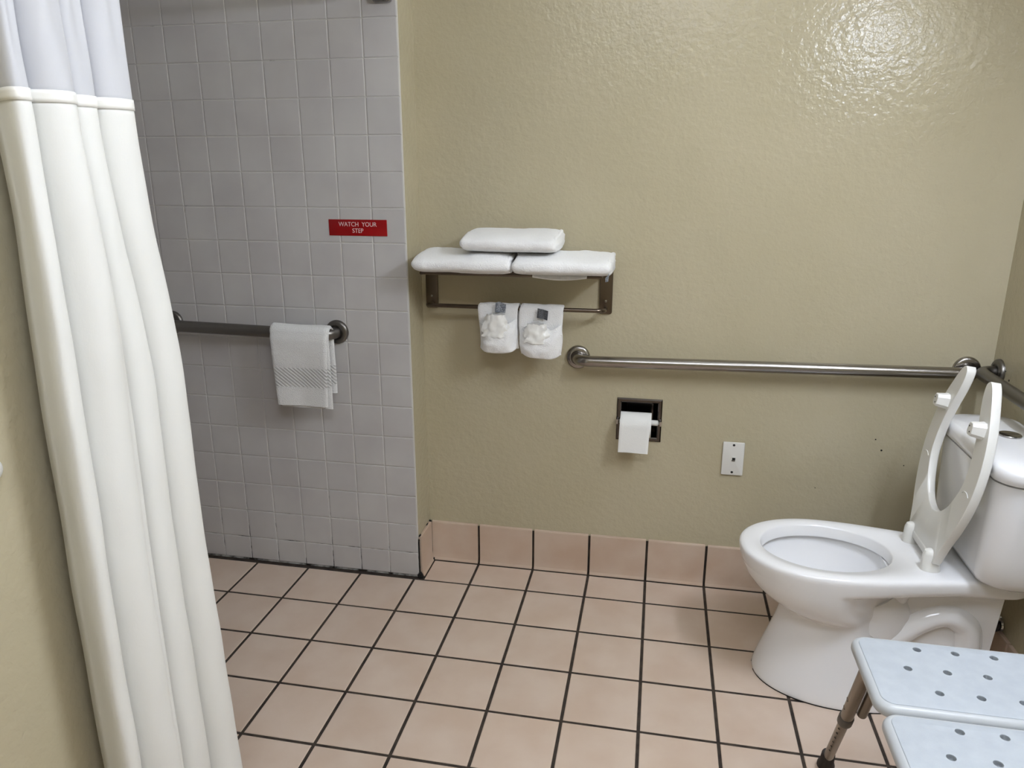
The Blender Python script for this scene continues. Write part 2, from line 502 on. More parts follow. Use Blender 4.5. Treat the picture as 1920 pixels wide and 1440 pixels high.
cl = empty('ceiling_fill', (0.80, -2.15, H), 'added flat rectangular fill light above the frame', 'lamp')  # unseen fill added to lift floor and left wall, wide to blur shadows
mesh('fill_housing', slab(0.80 - 0.52, 0.80 + 0.52, -2.15 - 0.32, -2.15 + 0.32, H - 0.035, H, 0.02, 0.004), M_PLASTIC, cl)
mesh('diffuser', slab(0.80 - 0.49, 0.80 + 0.49, -2.15 - 0.29, -2.15 + 0.29, H - 0.055, H - 0.034, 0.02, 0.008), M_CFILL, cl)

# ------------------------------------------------------------------ toilet
YC = -0.285
t = empty('toilet', (1.40, YC, 0), 'white two piece toilet with its open front seat raised', 'toilet')
NS = 30
def outline(xf, xw, hw, xb, hb_, z, slope=0.0):
    """closed outline: front half ellipse, tapering back with rounded corners"""
    half = []
    for i in range(NS + 1):
        a = PI / 2 * i / NS
        half.append((xw - (xw - xf) * math.cos(a), hw * math.sin(a) ** 0.94))
    rc = min(0.04, hb_ * 0.6)
    for i in range(1, NS + 1):
        s = i / NS
        x = xw + (xb - rc - xw) * s
        half.append((x, hb_ + (hw - hb_) * 0.5 * (1 + math.cos(PI * min(1, s * 1.05)))))
    for i in range(1, 7):
        a = PI / 2 * i / 6
        half.append((xb - rc + rc * math.sin(a), hb_ - rc + rc * math.cos(a)))
    pts = [(x, YC - y, z) for x, y in half]
    pts += [(x, YC + y, z) for x, y in reversed(half[1:])]
    return pts
#        z      xf     xw    hw     xb     hb
rows = [(0.000, 1.126, 1.36, 0.157, 1.70, 0.115),
        (0.012, 1.126, 1.36, 0.157, 1.70, 0.115),
        (0.060, 1.140, 1.36, 0.147, 1.69, 0.095),
        (0.120, 1.160, 1.36, 0.134, 1.60, 0.070),
        (0.185, 1.180, 1.36, 0.122, 1.54, 0.060),
        (0.228, 1.186, 1.35, 0.119, 1.51, 0.062),
        (0.246, 1.172, 1.33, 0.134, 1.50, 0.070),
        (0.266, 1.142, 1.31, 0.152, 1.50, 0.080),
        (0.294, 1.108, 1.29, 0.165, 1.50, 0.085),
        (0.325, 1.083, 1.285, 0.173, 1.51, 0.090),
        (0.350, 1.071, 1.285, 0.176, 1.54, 0.100),
        (0.360, 1.068, 1.285, 0.177, 1.72, 0.112),
        (0.372, 1.063, 1.285, 0.178, 1.765, 0.122),
        (0.396, 1.058, 1.285, 0.179, 1.77, 0.124),
        (0.406, 1.062, 1.285, 0.175, 1.766, 0.120),
        (0.410, 1.071, 1.285, 0.167, 1.758, 0.112)]
rs = catmull([Vector(r) for r in rows], 3)
rings = [outline(r[1], r[2], r[3], r[4], r[5], r[0]) for r in rs]
#                 inner bowl: z, xf, xw, hw, xb, hb
inn = [(0.410, 1.110, 1.285, 0.137, 1.463, 0.050), (0.404, 1.116, 1.285, 0.132, 1.458, 0.048), (0.375, 1.120, 1.285, 0.128, 1.455, 0.046),
       (0.370, 1.106, 1.285, 0.142, 1.466, 0.050), (0.345, 1.112, 1.290, 0.136, 1.462, 0.048), (0.300, 1.145, 1.305, 0.110, 1.445, 0.040), (0.255, 1.200, 1.325, 0.082, 1.430, 0.030),
       (0.215, 1.255, 1.335, 0.055, 1.415, 0.022), (0.180, 1.29, 1.34, 0.03, 1.40, 0.013), (0.168, 1.32, 1.345, 0.012, 1.37, 0.006)]
def opening(xf, xw, hw, xb, hb_, z):
    n = len(rings[0]); out = []
    for i in range(n):
        a = 2 * PI * i / n
        ax = (xw - xf) if math.cos(a) > 0 else (xb - xw)
        out.append((xw - ax * math.cos(a), YC - hw * math.sin(a), z))
    return out
ir = [opening(*(r[1], r[2], r[3], r[4], r[5], r[0])) for r in [inn[0]] + [tuple(v) for v in inn[1:]]]
assert all(len(r) == len(rings[0]) for r in ir)
mesh('bowl', loft(rings + ir), M_PORC, t, ang=60)
mesh('water', loft([opening(1.195, 1.325, 0.084, 1.432, 0.03, 0.252), opening(1.215, 1.325, 0.06, 1.42, 0.03, 0.2525)], True, True), M_WATER, t)
# outside trapway: a ribbed pipe that climbs behind the bowl and drops to the floor
tp = catmull([(1.30, YC, 0.13), (1.40, YC, 0.145), (1.47, YC, 0.185), (1.535, YC, 0.245), (1.595, YC, 0.272), (1.648, YC, 0.245), (1.662, YC, 0.18), (1.66, YC, 0.10), (1.66, YC, 0.0)], 6)
def oval(path, ry, rn, n=24):
    rr = []
    for i, p in enumerate(path):
        d = (path[min(i + 1, len(path) - 1)] - path[max(i - 1, 0)]).normalized()
        u = Vector((0, 1, 0)); v = d.cross(u)
        rr.append([p + u * math.cos(2 * PI * k / n) * ry + v * math.sin(2 * PI * k / n) * rn for k in range(n)])
    return loft(rr)
mesh('trapway', oval(tp, 0.098, 0.048), M_PORC, t, ang=60)
web = [[(x, y, z) for x, z in ((1.45, 0.0), (1.702, 0.0), (1.728, 0.37), (1.45, 0.37))] for y in (YC - 0.07, YC + 0.07)]
mesh('trapway_web', loft(web), M_PORC, t)
mesh('bowl_collar', tube(catmull([(1.415, YC - 0.01, 0.30), (1.44, YC - 0.01, 0.25), (1.42, YC - 0.01, 0.20)], 5), 0.092, 24), M_PORC, t)
# tank
def tank_ring(x0, x1, hw, z, bow=0.018, k=10, r=0.05):
    pts = rrect(x0, x1, YC - hw, YC + hw, r, k)
    out = []
    for x, y in pts:
        s = (y - YC) / hw
        fr = max(0.0, min(1.0, (x1 - x) / (x1 - x0)))
        out.append((x - bow * (1 - s * s) * fr, y, z))
    return out
def dense(ring, n=160):
    pts = [Vector(p) for p in ring]; L_ = [0]
    for i in range(len(pts)): L_.append(L_[-1] + (pts[(i + 1) % len(pts)] - pts[i]).length)
    out = []; i = 0
    for k in range(n):
        d = L_[-1] * k / n
        while L_[i + 1] < d: i += 1
        f = (d - L_[i]) / max(1e-9, L_[i + 1] - L_[i])
        out.append(pts[i].lerp(pts[(i + 1) % len(pts)], f))
    return out
tk = []
for z, ins, hw in ((0.413, 0.055, 0.150), (0.4165, 0.032, 0.168), (0.427, 0.016, 0.182), (0.446, 0.007, 0.191), (0.475, 0.003, 0.197), (0.52, 0.001, 0.203), (0.62, 0, 0.209), (0.700, -0.002, 0.213), (0.706, -0.002, 0.213), (0.7065, 0.014, 0.197), (0.7135, 0.014, 0.197)):
    tk.append(dense(tank_ring(1.612 + ins, 1.788 - max(0, ins) * 0.3, hw, z, 0.018)))
mesh('tank', loft(tk), M_PORC, t, ang=60)
ld = []
LX0, LX1, LHW = 1.604, 1.794, 0.225
for ins, z in ((0.010, 0.7125), (0.003, 0.7130), (0.0, 0.716), (0.0, 0.738), (0.002, 0.745), (0.007, 0.7505), (0.016, 0.754), (0.05, 0.758), (0.085, 0.7595)):
    ld.append(dense(tank_ring(LX0 + ins, LX1 - ins, LHW - ins, z, 0.020, r=0.05 if ins < .02 else 0.03 if ins < .06 else 0.008)))
mesh('tank_lid', loft(ld), M_PORC, t, ang=60)
fb = mesh('flush_button', lathe([(0.027, 0.0), (0.027, 0.004), (0.0255, 0.0055), (0.022, 0.0058), (0.0, 0.0058)], (1.703, YC + 0.022, 0.7585), (0, 0, 1), 32), M_CHROME, t)
mesh('button_split', box(1.683, 1.723, YC + 0.0215, YC + 0.0225, 0.7642, 0.7646), M_DARK, fb, flat=True)
# seat, raised: u runs from hinge to tip, v sideways, thickness towards the tank
HG = Vector((1.527, YC, 0.446)); TIP = Vector((1.594, YC, 0.926))
U = (TIP - HG).normalized(); Nn = Vector((U.z, 0, -U.x))        # Nn points to the tank
SL = (TIP - HG).length
def seatp(u, v, n): return HG + U * u + Vector((0, v, 0)) + Nn * n
outer = [(-0.014, 0), (-0.014, 0.06), (-0.009, 0.098), (0.02, 0.110), (0.06, 0.125), (0.11, 0.149), (0.18, 0.172), (0.25, 0.180), (0.32, 0.172), (0.38, 0.152), (0.43, 0.125), (0.465, 0.103), (0.480, 0.088), (SL, 0.077)]
inner = [(0.104, 0), (0.107, 0.021), (0.117, 0.043), (0.136, 0.066), (0.164, 0.088), (0.220, 0.113), (0.270, 0.116), (0.320, 0.108), (0.360, 0.095), (0.395, 0.081), (0.425, 0.069), (0.455, 0.062), (0.475, 0.064), (SL, 0.077)]
oc = catmull([Vector((a, b, 0)) for a, b in outer], 4); ic = catmull([Vector((a, b, 0)) for a, b in inner], 4)
V, Fc = [], []
n = len(oc)
def seat_layers():
    # (inset from edge, n) around the section: flat underside, rounded top
    TH = 0.023
    V, Fc = [], []
    secs = []
    K = 10
    for sgn in (-1, 1):
        base = len(V)
        for a, b in zip(oc, ic):
            sec = []
            wv = (b - a)
            for f, nn in ((0, 0.002), (0.0, TH * 0.82), (0.03, TH * 0.95), (0.1, TH), (0.9, TH), (0.97, TH * 0.95), (1, TH * 0.82), (1, 0.002), (0.98, 0.0), (0.02, 0.0)):
                p = a + wv * f
                sec.append(seatp(p.x, sgn * p.y, nn))
            V += sec
        for i in range(n - 1):
            for k in range(K):
                q = (base + i * K + k, base + i * K + (k + 1) % K, base + (i + 1) * K + (k + 1) % K, base + (i + 1) * K + k)
                Fc.append(q if sgn > 0 else q[::-1])
    return V, Fc
sv = seat_layers()
seat = mesh('seat', sv, M_SEAT, t, ang=50)
bmm = bmesh.new(); bmm.from_mesh(seat.data); bmesh.ops.remove_doubles(bmm, verts=bmm.verts, dist=0.0004)
bmesh.ops.recalc_face_normals(bmm, faces=bmm.faces); bmm.to_mesh(seat.data); bmm.free()
seat.data.shade_smooth(); seat.data.set_sharp_from_angle(angle=math.radians(50))
for s in (-1, 1):
    u0, v0 = 0.372, s * 0.121
    rg = []
    for h_, k in ((-0.001, 1.25), (0.010, 1.12), (0.024, 1.0), (0.0285, 0.96), (0.030, 0.86)):
        rg.append([seatp(u0 + 0.017 * k * a, v0 + 0.0145 * k * b * 0.95, -h_) for a, b in ((-1, -.55), (-.55, -1), (.55, -1), (1, -.55), (1, .55), (.55, 1), (-.55, 1), (-1, .55))])
    bu = mesh('bumper', loft(rg), M_SEAT, seat, ang=25)
    # moulded arc on the underside
    arc = [seatp(0.205 + 0.012 * math.sin(a), s * 0.143 + 0.019 * math.cos(a) * 1.0, -0.0002) for a in [math.radians(20 + 14 * i) for i in range(11)]]
    mesh('moulded_arc', tube(arc, 0.0014, 8), M_SEAT, seat)
    # hinge post on the deck
    pz = [(0.4095, 0.025, 0.0195), (0.43, 0.0222, 0.018), (0.455, 0.0185, 0.016), (0.465, 0.014, 0.0125), (0.469, 0.007, 0.007)]
    mesh('hinge_post', loft([[(1.532 - (z - 0.41) * 0.10 + a * math.cos(th), YC + s * 0.078 + b * math.sin(th), z) for th in [2 * PI * k / 20 for k in range(20)]] for z, a, b in pz]), M_SEAT, t)
mesh('hinge_bar', tube([HG + Vector((0.006, -0.09, 0.002)), HG + Vector((0.006, 0.09, 0.002))], 0.007, 16), M_SEAT, t)
for s in (-1, 1):
    mesh('floor_caulk', tube(catmull([Vector((p[0], p[1], 0.001)) for p in rings[0][2:66:4]] if s < 0 else [Vector((p[0], p[1], 0.001)) for p in rings[0][-2:-66:-4]], 3), 0.0022, 6), M_CAULK, t)
# bumper holes
for s in (-1, 1):
    bo = [o for o in seat.children if o.name.startswith('bumper')][0 if s < 0 else 1]
    for a, b in ((-0.007, -0.003), (0.006, 0.005)):
        mesh('bumper_hole', lathe([(0.0021, 0), (0.0021, 0.0005)], seatp(0.372 + a, s * 0.121 + b, -0.0301), -Nn, 10), M_DARK, bo, flat=True)

# ------------------------------------------------------------------ supply valve under the tank
sv_ = empty('supply_valve', (XR, -0.19, 0.15), 'small dark supply stop valve behind the toilet', 'valve')
mesh('escutcheon', lathe([(0.026, 0), (0.024, 0.005), (0.013, 0.008)], (XR, -0.19, 0.165), (-1, 0, 0)), M_CHROME, sv_)
mesh('valve_body', tube([(XR - 0.003, -0.19, 0.165), (XR - 0.035, -0.19, 0.165)], 0.010, 16), M_CHROME, sv_)
mesh('handle', lathe([(0.010, 0), (0.021, 0.003), (0.023, 0.010), (0.020, 0.016), (0.008, 0.018)], (XR - 0.022, -0.198, 0.172), (-0.5, -1, 0), 24), M_BLACK, sv_)
mesh('supply_hose', tube(catmull([(XR - 0.030, -0.19, 0.172), (XR - 0.028, -0.185, 0.23), (XR - 0.03, -0.16, 0.30), (XR - 0.04, -0.13, 0.38), (XR - 0.05, -0.13, 0.425)], 6), 0.006, 12), M_BLACK, sv_)

# ------------------------------------------------------------------ grab bars
def flange(c, axis, r=0.040):
    return lathe([(r, 0.0), (r, 0.004), (r * 0.97, 0.009), (r * 0.86, 0.0125), (r * 0.62, 0.0135), (r * 0.52, 0.011)], c, axis, 48)
def arc_bar(a, b, nrm, out, r_bend, r):
    """bar from wall point a to wall point b, standing out along nrm"""
    a, b, nrm = Vector(a), Vector(b), Vector(nrm)
    d = (b - a).normalized()
    p = [a + nrm * 0.004]
    for i in range(9):
        t_ = PI / 2 * i / 8
        p.append(a + nrm * (out - r_bend + r_bend * math.sin(t_)) + d * (r_bend - r_bend * math.cos(t_)))
    for i in range(9):
        t_ = PI / 2 * (8 - i) / 8
        p.append(b + nrm * (out - r_bend + r_bend * math.sin(t_)) - d * (r_bend - r_bend * math.cos(t_)))
    p.append(b + nrm * 0.004)
    return tube(p, r, 28)
def grab_bar(a, b, nrm, label, m, out=0.058, rb=0.042, r=0.0185):
    e = empty('grab_bar', a, label, 'grab bar')
    mesh('bar', arc_bar(a, b, nrm, out, rb, r), m, e)
    for q in (a, b): mesh('flange', flange(q, nrm), m, e)
    return e
grab_bar((0.541, W, 0.811), (1.733, W, 0.829), (0, -1, 0), 'long brushed steel grab bar on the beige back wall', M_STEEL)
grab_bar((XR, 0.100, 0.836), (XR, -0.80, 0.836), (-1, 0, 0), 'steel grab bar on the right wall above the toilet tank', M_DSTEEL)
grab_bar((-0.252, 0.0, 0.897), (-0.862, 0.0, 0.907), (0, -1, 0), 'steel grab bar on the tiled shower wall', M_DSTEEL, r=0.0195)

# ------------------------------------------------------------------ cloth over the shower grab bar
def sheet(name, path, x_fn, nx, th, m, parent, wob, ang=60):
    """strip of cloth: path of (y,z), x_fn(s)->(x0,x1), wob(u,s)->offset along the sheet normal"""
    rows_ = []
    pv = [Vector((0, y, z)) for y, z in path]
    tot = len(pv)
    for i, p in enumerate(pv):
        d = (pv[min(i + 1, tot - 1)] - pv[max(i - 1, 0)]).normalized()
        nr = Vector((0, -d.z, d.y))
        s = i / (tot - 1); x0, x1 = x_fn(s)
        rows_.append([(Vector((x0 + (x1 - x0) * k / nx, p.y, p.z)) + nr * wob(k / nx, s), nr) for k in range(nx + 1)])
    rings_ = []
    for rw in rows_:
        a = [p + nr * th / 2 for p, nr in rw]; b = [p - nr * th / 2 for p, nr in rw]
        # rounded selvedges
        rings_.append(a + [b[-1].lerp(a[-1], .5) + Vector((th * .5, 0, 0))] + b[::-1] + [a[0].lerp(b[0], .5) - Vector((th * .5, 0, 0))])
    return mesh(name, loft(rings_), m, parent, ang=ang)
bc = Vector((0, -0.058, 0.9005)); rr = 0.0255
path = [(bc.y - rr - 0.006, 0.660 + i * 0.012) for i in range(20)]
path += [(bc.y - rr * math.cos(a), bc.z + rr * math.sin(a)) for a in [PI * i / 14 for i in range(15)]]
path += [(bc.y + rr, bc.z - 0.004 - i * 0.012) for i in range(18)]
hand = empty('washcloth', (-0.35, -0.06, 0.66), 'white washcloth with woven band draped over the shower grab bar', 'towel')
def hx(s):
    # front hangs narrower at the hem, the fold spreads on the bar
    k = min(1.0, max(0.0, s / 0.45))
    return (-0.436 - 0.013 * k, -0.266 + 0.010 * min(1, k * 1.4))
sheet('front_fold', path, hx, 22, 0.009, M_CLOTH, hand,
      lambda u, s: 0.0035 * noise.noise(Vector((u * 3, s * 5, 1))) + (0.003 * math.sin(u * 7 + 1) if s < 0.3 else 0))
path2 = [(bc.y - rr + 0.003, 0.651 + i * 0.012 + 0.0) for i in range(20)]
path2 += [(bc.y - (rr - 0.007) * math.cos(a), bc.z + (rr - 0.0075) * math.sin(a)) for a in [PI * i / 14 for i in range(2, 13)]]
sheet('inner_fold', path2, lambda s: (-0.43 - 0.008 * min(1, s * 2), -0.250 + 0.0 * s), 20, 0.005, M_CLOTH, hand,
      lambda u, s: 0.002 * noise.noise(Vector((u * 4, s * 5, 9))) + 0.002 * u)

# ------------------------------------------------------------------ WATCH YOUR STEP sign
sg = empty('warning_sign', (-0.158, 0, 1.214), 'red plastic sign reading watch your step on the shower tiles', 'sign')
SX0, SX1, SZ0, SZ1 = -0.2560, -0.0600, 1.2140, 1.2650
mesh('plate', swap(slab(SX0, SX1, SZ0, SZ1, 0, 0.002, 0.0012, 0.0005, 3, 2), lambda v: (v.x, -v.z - 0.0002, v.y)), M_RED, sg)
def text(s, cx, cz, size, y, m, parent, name='lettering', sx=1.0):
    c = bpy.data.curves.new(name, 'FONT'); c.body = s; c.size = size; c.align_x = 'CENTER'; c.align_y = 'CENTER'; c.extrude = 0.0003
    o = bpy.data.objects.new('tmp', c); COL.objects.link(o)
    bpy.context.view_layer.update()
    me = bpy.data.meshes.new_from_object(o.evaluated_get(bpy.context.evaluated_depsgraph_get()))
    bpy.data.objects.remove(o); bpy.data.curves.remove(c)
    me.transform(Matrix.Translation((cx, y, cz)) @ Matrix.Rotation(PI / 2, 4, 'X') @ Matrix.Diagonal((sx, 1, 1, 1)))
    me.materials.clear(); me.name = name
    return link(name, me, m, parent, flat=True)
text('WATCH  YOUR', -0.158, 1.2495, 0.0198, -0.0024, M_LETTER, sg, sx=0.92)
text('STEP', -0.158, 1.2295, 0.0198, -0.0024, M_LETTER, sg, sx=0.92)

# ------------------------------------------------------------------ shower curtain and rod
ZR = 1.915
rod = empty('shower_curtain_rod', (-0.04, 0, ZR), 'steel shower curtain rod fixed to the tiled wall', 'curtain rod')
mesh('rod', tube(catmull([(-0.04, -0.002, ZR), (-0.04, -0.4, ZR), (-0.04, -1.2, ZR), (-0.04, -1.62, ZR), (-0.045, -1.665, ZR), (-0.07, -1.68, ZR), (XL + 0.002, -1.682, ZR)], 5), 0.0127, 20), M_CHROME, rod)
mesh('flange', slab(-0.068, -0.012, -0.030, 0.030, 0, 0.016, 0.008, 0.003), M_CHROME, rod)
f_ = [o for o in rod.children if o.name.startswith('flange')][0]
f_.data.transform(Matrix.Translation((0, 0, ZR)) @ Matrix(((1, 0, 0, 0), (0, 0, -1, 0), (0, 1, 0, 0), (0, 0, 0, 1))))
mesh('wall_socket', lathe([(0.030, 0), (0.030, 0.004), (0.018, 0.012), (0.016, 0.02)], (XL, -1.682, ZR), (1, 0, 0)), M_CHROME, rod)

cur = empty('shower_curtain', (-0.05, -1.28, 0.05), 'white fabric shower curtain gathered in folds at the left', 'curtain')
# lobes of the gathered cloth at three heights: fraction of the bundle where each fold ends
KEYS = [(0.05, (-1.452, -1.098), (0, 0.226, 0.506, 0.74, 1.0)),
        (1.05, (-1.440, -1.128), (0, 0.235, 0.560, 0.765, 1.0)),
        (1.52, (-1.425, -1.166), (0, 0.245, 0.490, 0.700, 1.0)),
        (1.89, (-1.415, -1.165), (0, 0.25, 0.480, 0.700, 1.0))]
def key(z):
    for (z0, e0, l0), (z1, e1, l1) in zip(KEYS, KEYS[1:]):
        if z <= z1 or z1 == 1.89:
            k = min(1, max(0, (z - z0) / (z1 - z0))); k = k * k * (3 - 2 * k)
            mix = lambda a, b: a + (b - a) * k
            return (mix(e0[0], e1[0]), mix(e0[1], e1[1])), [mix(a, b) for a, b in zip(l0, l1)]
AMP = (0.070, 0.082, 0.066, 0.076)
def cur_pt(u, z):
    (ya, yb_), lb = key(z)
    k = 0
    while k < 3 and u > lb[k + 1]: k += 1
    s = (u - lb[k]) / (lb[k + 1] - lb[k])
    lob = abs(math.sin(PI * s)) ** 0.62
    x = -0.098 + AMP[k] * lob
    # soft secondary crease in the wide fold and slow waviness down the drop
    if k == 1: x -= 0.016 * math.exp(-((s - 0.66) / 0.09) ** 2) * min(1, max(0.25, (1.35 - z) * 1.6))
    if z > 1.5: x -= 0.010 * math.exp(-((s - 0.55) / 0.12) ** 2) * min(1, (z - 1.5) / .15)
    x += 0.006 * noise.noise(Vector((u * 4, z * 2.2, 3))) + 0.0028 * noise.noise(Vector((u * 13, z * 7, 8)))
    y = ya + (yb_ - ya) * u + 0.006 * noise.noise(Vector((u * 3, z * 2.0, 11)))
    # each fold leans over the next one
    y += 0.010 * math.sin(2 * PI * s) * -1
    if k == 0: y += 0.052 * (1 - s) ** 3        # the free edge curls back to the wall
    return Vector((x, y, z))
def cur_sheet(name, z0, z1, nz, m, off=0.0, thick=0.0016):
    nu = 150
    V = []; Fc = []
    for j in range(nz + 1):
        z = z0 + (z1 - z0) * j / nz
        row = [cur_pt(i / nu, z) for i in range(nu + 1)]
        for i, p in enumerate(row):
            d = row[min(i + 1, nu)] - row[max(i - 1, 0)]
            nr = Vector((d.y, -d.x, 0)).normalized()
            V.append(p + nr * off)
    for j in range(nz):
        for i in range(nu):
            a = j * (nu + 1) + i
            Fc.append((a, a + 1, a + nu + 2, a + nu + 1))
    o = mesh(name, (V, Fc), m, cur, ang=80)
    md = o.modifiers.new('Solidify', 'SOLIDIFY'); md.thickness = thick; md.offset = 0
    return o
cur_sheet('lower_panel', 0.055, 1.520, 90, M_CURT)
cur_sheet('voile_panel', 1.520, 1.888, 30, M_SHEER)['label'] = 'sheer voile top of the curtain'
cur_sheet('ribbon', 1.511, 1.527, 3, M_RIBBON, 0.0016, 0.0016)['label'] = 'satin ribbon across the curtain'
cur_sheet('hem', 0.050, 0.075, 3, M_CURT, 0.0012, 0.0028)
for k in range(5):
    c = cur_pt((k + 0.5) / 5, 1.88)
    mesh('curtain_ring', tube([(-0.04 + 0.021 * math.cos(a), c.y, ZR - 0.008 + 0.024 * math.sin(a)) for a in [2 * PI * i / 24 for i in range(25)]], 0.002, 8), M_CHROME, cur)

# ------------------------------------------------------------------ towel rack
RX0, RX1 = 0.037, 0.627        # bracket centres
ZS, YF = 1.105, -0.030         # shelf rail height, front rail
rk = empty('towel_rack', (0.33, W, 0.97), 'dark steel hotel towel rack on the beige wall', 'towel rack')
for x in (RX0, RX1):
    b = mesh('bracket', swap(slab(x - 0.021, x + 0.021, 0.962, 1.108, 0, 0.008, 0.006, 0.002, 5, 3), lambda v: (v.x, W - v.z, v.y)), M_BRONZE, rk)
    for z in (1.004, 1.08):
        mesh('screw', lathe([(0.0045, 0), (0.004, 0.0018), (0.001, 0.0022)], (x, W - 0.008, z), (0, -1, 0), 14), M_CHROME, b)
    mesh('side_rail', tube([(x + (0.02 if x < 0.3 else -0.006), W - 0.006, ZS), (x + (0.02 if x < 0.3 else -0.006), YF, ZS)], 0.0055, 14), M_BRONZE, rk)
for k in range(4):
    y = W - 0.035 - k * (W - 0.035 - YF) / 3
    mesh('shelf_rail', tube([(RX0 + 0.02, y, ZS), (RX1 - 0.006, y, ZS)], 0.005, 14), M_BRONZE, rk)
mesh('towel_bar', arc_bar((RX0, W - 0.004, 0.977), (RX1, W - 0.004, 0.977), (0, -1, 0.10), 0.078, 0.030, 0.0068), M_BRONZE, rk)

# ------------------------------------------------------------------ folded towels
def towel(name, x0, x1, y0, y1, z0, h, seed, label, group, lift=0.0, sag=0.0, rot=0.0, layers=2, taper=0.0):
    """folded terry: soft rounded stack with the fold edge to the front (-y)"""
    e = 2.7
    nx, na = 46, 44
    rings_ = []
    cx, cy = (x0 + x1) / 2, (y0 + y1) / 2
    for i in range(nx + 1):
        s = -1 + 2 * i / nx
        # end caps: section shrinks quickly at the very ends
        cap = (1 - abs(s) ** 14) ** 0.5 if abs(s) < 1 else 0.0
        cap = max(cap, 0.02)
        ring = []
        for k in range(na):
            a = 2 * PI * k / na
            c, sn = math.cos(a), math.sin(a)
            py = abs(c) ** (2 / e) * (1 if c > 0 else -1)
            pz = abs(sn) ** (2 / e) * (1 if sn > 0 else -1)
            fy = 1 - 0.06 * (1 - cap)
            y = cy + py * (y1 - y0) / 2 * fy
            z = z0 + h / 2 + pz * h / 2 * (0.50 + 0.50 * cap) + lift * (py + 1) / 2 * (pz + 1) / 2
            x = cx + (x1 - x0) / 2 * s
            p = Vector((x, y, z))
            q = p * 9 + Vector((seed * 7.3, 0, 0))
            d = 0.0062 * noise.noise(q) + 0.0024 * noise.noise(q * 2.7) + 0.0012 * noise.noise(q * 7)
            p += Vector((0, py, pz)).normalized() * d * (0.4 if pz < -0.5 else 1)
            p.x += 0.008 * noise.noise(Vector((y * 8, z * 10, seed))) * abs(s) ** 3 + taper * s * (py * 0.5)
            # fold seam between the layers, at the ends and the back
            if layers > 1 and abs(pz) < 0.30 and (py > 0.75):
                p.y -= 0.010
            p.z -= sag * (1 - s * s) * 0.5
            ring.append(p)
        rings_.append(ring)
    Rz = Matrix.Rotation(rot, 3, 'Z'); c0 = Vector((cx, cy, 0))
    vf = loft(rings_)
    vf = ([Rz @ (v - c0) + c0 for v in vf[0]], vf[1])
    tw = tag(mesh(name, vf, M_TERRY, None, ang=80), label, 'towel', group)
    # edges of the folded layers showing at the right end
    for k in range(3):
        zc = z0 + h * (0.23 + 0.27 * k)
        pts = []
        for i in range(15):
            f = i / 14
            y = y0 + 0.030 + (y1 - y0 - 0.050) * f
            p = Vector((x1 - 0.0085 + taper * (f - 0.5) + 0.0025 * noise.noise(Vector((y * 22, k * 3.1, seed))), y, zc + lift * f * k / 2.2 + 0.0015 * noise.noise(Vector((y * 30, k, seed + 9)))))
            pts.append(Rz @ (p - c0) + c0)
        mesh('folded_layer', tube(pts, [h * 0.155 * (1 - abs(2 * i / 14 - 1) ** 8 * 0.6) for i in range(15)], 12), M_TERRY, tw, ang=80)
    return tw
GT = 'folded white bath towels on the rack'
towel('bath_towel', 0.050, 0.350, -0.102, 0.128, 1.1085, 0.062, 1, 'left folded white towel lying on the rack beside the tiled corner', GT, lift=0.009, taper=-0.008)
towel('bath_towel', 0.356, 0.655, -0.102, 0.125, 1.1085, 0.060, 2, 'right folded white towel lying on the rack above the grab bar end', GT, lift=0.008, taper=0.006)
towel('bath_towel', 0.200, 0.492, -0.090, 0.110, 1.175, 0.053, 3, 'folded white towel stacked on top of the other two', GT, lift=0.018, rot=-0.02)
# hem of the right towel sagging between the shelf rails
rt = [o for o in bpy.data.objects if o.get('label', '').startswith('right folded')][0]
hem = []
for i in range(17):
    s = i / 16
    dp = 0.007 * math.sin(PI * s)
    hem.append([(0.415 + 0.165 * s, -0.04, 1.116), (0.415 + 0.165 * s, -0.05, 1.106 - dp), (0.415 + 0.165 * s, -0.044, 1.102 - dp), (0.415 + 0.165 * s, -0.028, 1.113)])
mesh('sagging_hem', loft(hem), M_TERRY, rt, ang=80)
# care tag at the right end
mesh('care_tag', loft([[(0.640, -0.098, 1.114), (0.650, -0.100, 1.128), (0.6505, -0.097, 1.128), (0.6405, -0.095, 1.114)], [(0.640, -0.099, 1.102), (0.6475, -0.101, 1.104), (0.648, -0.098, 1.104), (0.6405, -0.096, 1.102)]]), M_LABELG, rt, flat=True)

